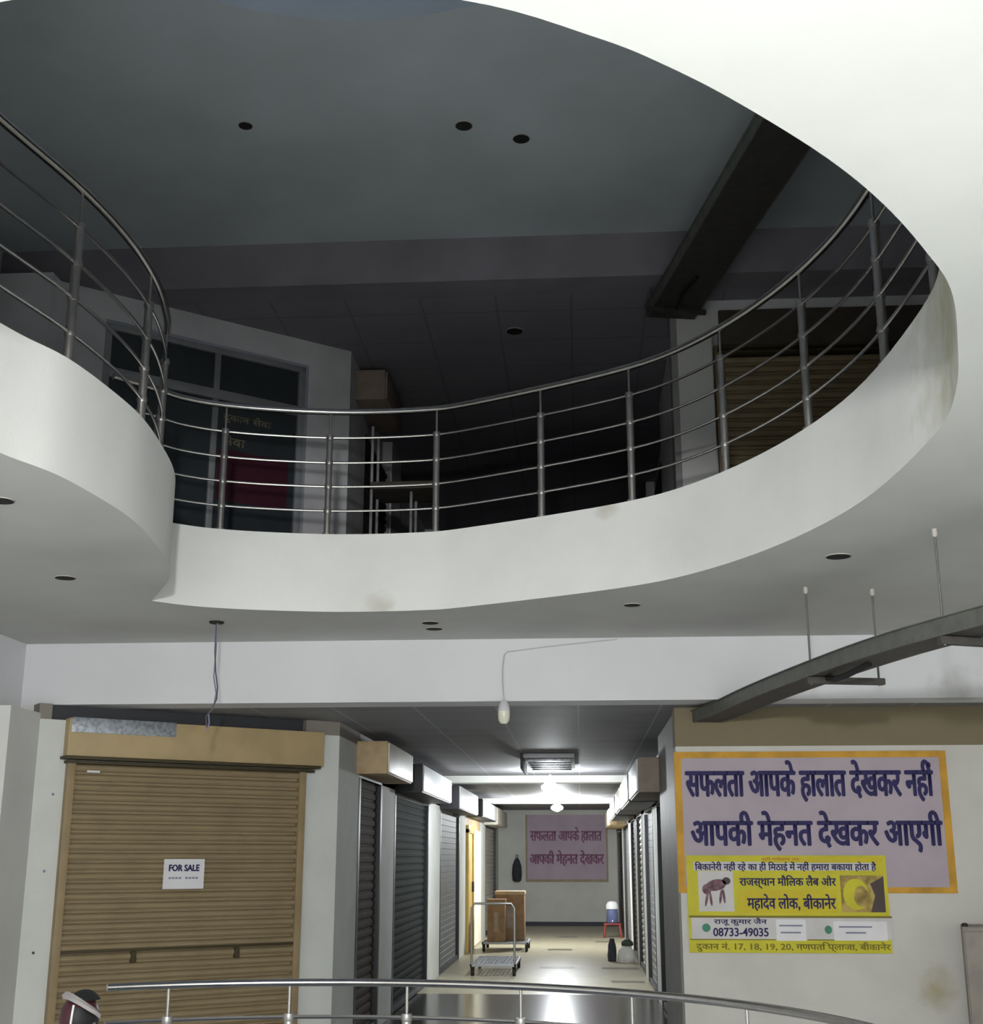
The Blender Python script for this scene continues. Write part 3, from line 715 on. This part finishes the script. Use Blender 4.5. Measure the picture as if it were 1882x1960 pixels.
# ------------------------------------------------------------------ banner and poster on the right wall
YW = 9.5
t = thing('hindi_banner', 'lilac cloth banner with navy Hindi slogan and orange border', 'banner', (1.65, YW - 0.002, 1.79))
bw, bh = 0.965, 0.49
b = MB(); b.box(-bw, bw, -0.006, 0, -bh, bh, 'banner'); b.build('cloth', t)
b = MB(); e = 0.05
for (xa, xb, za, zb) in ((-bw, bw, bh - e * .9, bh), (-bw, bw, -bh, -bh + e * .8), (-bw, -bw + e, -bh + e * .8, bh - e * .9), (bw - e, bw, -bh + e * .8, bh - e * .9)):
    b.box(xa, xb, -0.009, -0.006, za, zb, 'orange')
b.build('border', t)
text_mesh('slogan', 'सफलता आपके हालात देखकर नहीं', 'ink', t, 0.765 - 1.65, 2.51 - 1.65, 1.925 - 1.79, 2.215 - 1.79, -0.0095, 0.022)
text_mesh('slogan', 'आपकी मेहनत देखकर आएगी', 'ink', t, 0.79 - 1.65, 2.545 - 1.65, 1.575 - 1.79, 1.86 - 1.79, -0.0095, 0.022)

t = thing('yellow_poster', 'yellow printed poster overlapping the lower part of the lilac banner', 'poster', (1.44, YW - 0.012, 1.228))
pw, ph = 0.695, 0.327
PX = lambda px: 0.75 + (px - 1318) * (1.39 / 380.0) - 1.44
PZ = lambda py: 1.555 - (py - 1638) * (0.655 / 185.0) - 1.228
b = MB(); b.box(-pw, pw, -0.003, 0, -ph, ph, 'yellow'); b.build('sheet', t)
b = MB()
def pr(px0, px1, py0, py1, m, y=-0.0036): b.box(PX(px0), PX(px1), y, -0.003, PZ(py1), PZ(py0), m)
pr(1413, 1600, 1704, 1748, 'yellow2'); pr(1460, 1690, 1642, 1652, 'yellow2')
pr(1322, 1698, 1757, 1797, 'pale'); pr(1338, 1405, 1668, 1745, 'pale'); pr(1330, 1675, 1650, 1667, 'pale', -0.0034)
pr(1318, 1700, 1753, 1757, 'polive'); pr(1318, 1480, 1797, 1799, 'polive'); pr(1540, 1600, 1797, 1799, 'polive')
pr(1482, 1538, 1760, 1800, 'paper', -0.004); pr(1590, 1690, 1763, 1799, 'paper', -0.004)
b.build('colour_block', t)
b = MB()
def ell(px, py, rx, ry, m, y=-0.0045, ang=0):
    pts = []
    for k in range(18):
        a = 2 * PI * k / 18; u, v = rx * math.cos(a), ry * math.sin(a)
        pts.append((PX(px + u * math.cos(ang) - v * math.sin(ang)), y, PZ(py + u * math.sin(ang) + v * math.cos(ang))))
    b.poly(pts, m)
ell(1372, 1695, 20, 11, 'pic_a', ang=-0.2); ell(1392, 1687, 8, 7, 'pic_c'); ell(1354, 1703, 9, 10, 'pic_a', -0.0046)
for x_, y_, a_ in ((1353, 1722, 0.2), (1361, 1721, -0.1), (1380, 1717, 0.15), (1386, 1716, -0.1)): ell(x_, y_, 2.5, 14, 'pic_a', -0.0047, a_)
b.build('animal_picture', t)
b = MB()
pr(1608, 1690, 1676, 1746, 'pic_b', -0.004)
ell(1636, 1712, 24, 30, 'yellow', -0.0045); ell(1646, 1716, 14, 20, 'pic_b', -0.0048)
b.poly([(PX(1662), -0.0047, PZ(1746)), (PX(1690), -0.0047, PZ(1746)), (PX(1690), -0.0047, PZ(1678)), (PX(1664), -0.0047, PZ(1692)), (PX(1672), -0.0047, PZ(1715))], 'pic_c')
b.build('food_picture', t)
b = MB(); ell(1350, 1776, 8, 8, 'pgreen', -0.0042); ell(1580, 1779, 7, 8, 'pgreen', -0.0042); b.build('green_logo', t)
text_mesh('lettering', 'िबकानेरी नहीं रहे का ही िमठाई में नहीं हमारा बकाया होता है', 'ink', t, PX(1333), PX(1678), PZ(1669), PZ(1650), -0.0040, 0.02)
text_mesh('lettering', 'राजस्थान मौिलक लैब और', 'ink', t, PX(1417), PX(1600), PZ(1702), PZ(1676), -0.0042, 0.018)
text_mesh('lettering', 'महादेव लोक, बीकानेर', 'ink', t, PX(1430), PX(1597), PZ(1744), PZ(1712), -0.0042, 0.018)
text_mesh('lettering', 'राजू कुमार जैन', 'ink', t, PX(1365), PX(1465), PZ(1772), PZ(1757), -0.0042, 0.02)
text_mesh('phone_number', '08733-49035', 'ink', t, PX(1363), PX(1467), PZ(1792), PZ(1776), -0.0042, 0.03)
text_mesh('lettering', 'दुकान नं. 17, 18, 19, 20, गणपति प्लाजा, बीकानेर', 'polive', t, PX(1330), PX(1694), PZ(1821), PZ(1802), -0.0036, 0.02)
text_mesh('lettering', 'श्री गणेशाय नमः', 'pred', t, PX(1462), PX(1535), PZ(1650), PZ(1641), -0.0042, 0.01)
for (xa, xb, y_) in ((1488, 1532, 1770), (1490, 1528, 1783), (1600, 1662, 1772), (1612, 1650, 1783)):
    b = MB(); pr(xa, xb, y_, y_ + 3, 'ink_soft', -0.0048); b.build('small_print', t)

# grey cabinet at the right edge
t = thing('metal_cabinet', 'brown-grey metal cabinet at the lower right edge', 'cabinet', (2.97, 9.20, 0), math.radians(-14))
b = MB(); b.box(-0.42, 0.55, -0.22, 0.16, 0, 1.10, 'cab', 0.008); b.build('body', t)
b = MB(); b.box(-0.41, 0.54, -0.236, -0.22, 0.03, 1.07, 'cab', 0.006); b.build('door', t)
b = MB(); b.lathe([(0.016, 0), (0.022, 0.02), (0.016, 0.035), (0.0, 0.038)], 'black', 12, c=(-0.40, -0.19, 1.085)); b.build('knob', t)

# ------------------------------------------------------------------ helmet hooked on the left end of the front railing
t = thing('helmet', 'maroon and black helmet with grey peak at the left end of the front railing', 'helmet', (-2.075, 5.53, 0.905), 0.05)
def ball(b, m, c, sx, sy, sz, seg=22, z0=-1.0, z1=1.0):
    prof = []
    for k in range(13):
        z = z0 + (z1 - z0) * k / 12; prof.append((max(0.0005, math.sqrt(max(0, 1 - z * z))), z))
    b.lathe(prof, m, seg, T=Matrix.Translation(c) @ Matrix.Diagonal((sx, sy, sz, 1)))
b = MB(); ball(b, 'maroon', (-0.008, 0, 0), 0.078, 0.098, 0.10, z0=-0.95); b.build('shell', t)
b = MB(); ball(b, 'black', (0.004, 0.012, 0.004), 0.082, 0.098, 0.106, z0=0.62, z1=1.0); b.build('top_cover', t)
b = MB(); C_ = [(-0.052, -0.062, 0.092), (-0.028, -0.085, 0.092), (0.0, -0.100, 0.082), (0.03, -0.102, 0.066), (0.055, -0.092, 0.048), (0.075, -0.07, 0.03), (0.082, -0.04, 0.012)]
rows = []
for k, p in enumerate(C_):
    p = Vector(p); o_ = Vector((p.x, p.y, 0)).normalized() * 0.012
    rows.append([b.bm.verts.new(p + d_) for d_ in (o_ + Vector((0, 0, -0.012)), o_ * 1.4 + Vector((0, 0, 0.004)), Vector((0, 0, 0.016)), Vector((0, 0, -0.008)))])
for A_, B_ in zip(rows, rows[1:]):
    for k in range(4):
        f = b.bm.faces.new((A_[k], A_[(k + 1) % 4], B_[(k + 1) % 4], B_[k])); f.material_index = b.mi('grey_pl'); f.smooth = k < 2
for r_ in (rows[0], rows[-1]): b.bm.faces.new(r_).material_index = b.mi('grey_pl')
b.build('peak', t)
b = MB(); G = []
for iz in range(7):
    row = []
    for ia in range(11):
        a = math.radians(-86 + 92 * ia / 10); z = -0.45 + 0.95 * iz / 6 - 0.25 * (ia / 10); r_ = math.sqrt(max(0.0, 1 - z * z)) * 1.02
        row.append(b.bm.verts.new((-0.008 + 0.078 * r_ * math.cos(a), 0.098 * r_ * math.sin(a), 0.10 * z)))
    G.append(row)
for A_, B_ in zip(G, G[1:]):
    for k in range(10):
        f = b.bm.faces.new((A_[k], A_[k + 1], B_[k + 1], B_[k])); f.material_index = b.mi('black'); f.smooth = True
b.build('visor', t)
b = MB(); b.tube([(0.000, -0.108, 0.060), (-0.003, -0.112, 0.02), (-0.008, -0.108, -0.03)], 0.0045, 'paper', 8); b.build('strap', t)
b = MB(); b.tube([(-0.02, -0.098, -0.062), (0.02, -0.104, -0.045), (0.055, -0.088, -0.028), (0.078, -0.06, -0.012)], [0.006, 0.009, 0.009, 0.004], 'steel', 8); b.build('chin_bar', t)

# ------------------------------------------------------------------ far end of the corridor
t = thing('far_banner', 'mauve banner with two lines of writing on the far corridor wall', 'banner', (-0.33, FAR - 0.003, 1.73))
b = MB(); b.box(-0.96, 0.96, -0.008, 0, -0.76, 0.76, 'far_banner'); b.build('cloth', t)
b = MB()
for q in ((-0.96, 0.96, -0.76, -0.70), (-0.96, -0.92, -0.70, 0.76), (0.92, 0.96, -0.70, 0.76)): b.box(q[0], q[1], -0.012, -0.008, q[2], q[3], 'tan')
b.build('border', t)
text_mesh('slogan', 'सफलता आपके हालात', 'mauve_ink', t, -0.85, 0.82, 0.12, 0.48, -0.0125, 0.02)
text_mesh('slogan', 'आपकी मेहनत देखकर', 'mauve_ink', t, -0.86, 0.86, -0.40, -0.05, -0.0125, 0.03)

t = thing('backpack', 'dark backpack hung on the far wall left of the mauve banner', 'bag', (-1.49, FAR - 0.10, 0.98))
b = MB(); b.lathe([(0.06, 0.0), (0.10, 0.03), (0.115, 0.18), (0.10, 0.36), (0.06, 0.48), (0.02, 0.53)], 'bag', 16, T=Matrix.Diagonal((1, 0.75, 1, 1))); b.build('body', t)
b = MB(); b.tube([(-0.03, 0.02, 0.5), (-0.02, 0.05, 0.6), (0.02, 0.05, 0.6), (0.03, 0.02, 0.5)], 0.008, 'bag', 7); b.build('strap', t)
b = MB(); b.lathe([(0.06, 0.0), (0.075, 0.05), (0.06, 0.16)], 'bag', 12, c=(0.0, -0.065, 0.05), T=Matrix.Diagonal((1, 0.8, 1, 1))); b.build('pocket', t)

# platform trolley
def trolley(label, x, y, wd, ln, hz, handle=True, rz=0.0):
    t = thing('platform_trolley', label, 'trolley', (x, y, 0), rz)
    b = MB(); b.box(-wd / 2, wd / 2, 0, 0.03, 0.12, 0.155, 'alu', 0.004); b.box(-wd / 2, wd / 2, ln - 0.03, ln, 0.12, 0.155, 'alu', 0.004)
    b.box(-wd / 2, -wd / 2 + 0.03, 0, ln, 0.12, 0.155, 'alu', 0.004); b.box(wd / 2 - 0.03, wd / 2, 0, ln, 0.12, 0.155, 'alu', 0.004); b.build('frame', t)
    b = MB()
    for k in range(1, 12): xx = -wd / 2 + wd * k / 12; b.box(xx - 0.006, xx + 0.006, 0.03, ln - 0.03, 0.136, 0.146, 'galv')
    for k in range(1, 20): yy = ln * k / 20; b.box(-wd / 2 + 0.03, wd / 2 - 0.03, yy - 0.006, yy + 0.006, 0.128, 0.136, 'galv')
    b.build('mesh_deck', t)
    if handle:
        b = MB(); h = hz
        b.tube([(-wd / 2 + 0.02, 0.04, 0.15), (-wd / 2 + 0.02, 0.03, h - 0.06), (-wd / 2 + 0.06, 0.03, h), (wd / 2 - 0.06, 0.03, h), (wd / 2 - 0.02, 0.03, h - 0.06), (wd / 2 - 0.02, 0.04, 0.15)], 0.016, 'steel_post', 10)
        b.build('handle', t)
    for xx in (-wd / 2 + 0.03, wd / 2 - 0.03):
        for yy in (0.1, ln - 0.1):
            b = MB(); b.lathe([(0.02, -0.02), (0.058, -0.022), (0.06, -0.012), (0.06, 0.012), (0.058, 0.022), (0.02, 0.02)], 'rubber', 18, T=Matrix.Translation((xx, yy, 0.061)) @ Matrix.Rotation(PI / 2, 4, 'Y'))
            b.box(xx - 0.03, xx + 0.03, yy - 0.02, yy + 0.02, 0.10, 0.125, 'dark', 0.003); w_ = b.build('caster', t)
    return t
trolley('wire-deck hand trolley with tall bent handle standing in the corridor', -1.20, 18.05, 0.62, 1.5, 0.93)
trolley('low trolley carrying the brown cartons, behind the wire-deck trolley', -1.30, 22.6, 0.78, 1.1, 0.9, handle=False)

def carton(label, x, y, z, wx, wy, h, lid=False, rz=0.0):
    t = thing('carton', label, 'box', (x, y, z), rz, 'brown cartons on the low trolley')
    b = MB(); b.box(-wx / 2, wx / 2, -wy / 2, wy / 2, 0, h, 'carton', 0.006); b.build('body', t)
    b = MB(); b.box(-wx / 2 - 0.01, wx / 2 + 0.01, -wy / 2 - 0.01, wy / 2 + 0.01, h - 0.05, h + 0.008, 'carton_lid' if lid else 'carton', 0.004); b.build('lid', t)
    b = MB(); b.box(-wx * .12, wx * .12, -wy / 2 - 0.003, -wy / 2, h * .25, h * .7, 'sign_brown'); b.build('printed_panel', t)
    return t
carton('tall brown carton with pale lid, taller of the two on the low trolley', -1.24, 23.3, 0.156, 0.50, 0.5, 0.80, True)
carton('shorter brown carton in front of the tall one on the low trolley', -1.45, 22.83, 0.156, 0.30, 0.36, 0.68)

# water jug on a red stool, bags
t = thing('plastic_stool', 'red plastic stool by the far right shutter, carrying the water jug', 'stool', (0.60, 26.7, 0))
b = MB(); b.box(-0.17, 0.17, -0.17, 0.17, 0.24, 0.27, 'red', 0.01); b.build('seat', t)
for x in (-1, 1):
    for y in (-1, 1):
        b = MB(); b.tube([(x * 0.17, y * 0.17, 0), (x * 0.14, y * 0.14, 0.245)], [0.022, 0.026], 'red', 8); b.build('leg', t)
t = thing('water_jug', 'blue-bodied water jug with white top on the red stool', 'jug', (0.60, 26.7, 0.271))
b = MB(); b.lathe([(0.10, 0.0), (0.115, 0.02), (0.115, 0.20), (0.10, 0.26)], 'jug', 18); b.build('body', t)
b = MB(); b.lathe([(0.10, 0.26), (0.12, 0.27), (0.12, 0.34), (0.09, 0.40), (0.03, 0.42), (0, 0.42)], 'sign_white', 18); b.build('lid', t)
b = MB(); b.tube([(0, -0.115, 0.05), (0, -0.16, 0.05), (0, -0.165, 0.03)], 0.012, 'sign_white', 8); b.build('tap', t)
def lumpy(b, m, sx, sy, h, seed, taper=0.75):
    rnd = random.Random(seed); prof = []
    for k in range(8):
        u = k / 7; r = (1 - 0.25 * u) * (0.85 + 0.3 * math.sin(PI * min(1, u * .9 + .1))) * (1 if u < .85 else taper)
        prof.append((r, u * h))
    rings = []
    for r, z in prof:
        rings.append([b.bm.verts.new((sx * r * math.cos(a) * (1 + rnd.uniform(-.07, .07)), sy * r * math.sin(a) * (1 + rnd.uniform(-.07, .07)), z)) for a in [2 * PI * k / 14 for k in range(14)]])
    for A, B in zip(rings, rings[1:]):
        for k in range(14):
            f = b.bm.faces.new((A[k], A[(k + 1) % 14], B[(k + 1) % 14], B[k])); f.material_index = b.mi(m); f.smooth = True
    b.bm.faces.new(rings[0][::-1]).material_index = b.mi(m); b.bm.faces.new(rings[-1]).material_index = b.mi(m)
t = thing('white_sack', 'plump white sack with dark green cloth on top, on the corridor floor', 'sack', (0.66, 20.6, 0))
b = MB(); lumpy(b, 'sack', 0.13, 0.12, 0.24, 3); b.build('bag', t)
b = MB(); lumpy(b, 'dgreen', 0.09, 0.09, 0.09, 5); o = b.build('cloth_top', t); o.location = (0.02, 0, 0.235)
b = MB(); lumpy(b, 'bag', 0.065, 0.09, 0.33, 9, 0.85); tag(b.build('dark_bag', loc=(0.45, 20.75, 0)), 'narrow dark bag standing left of the white sack', 'bag')
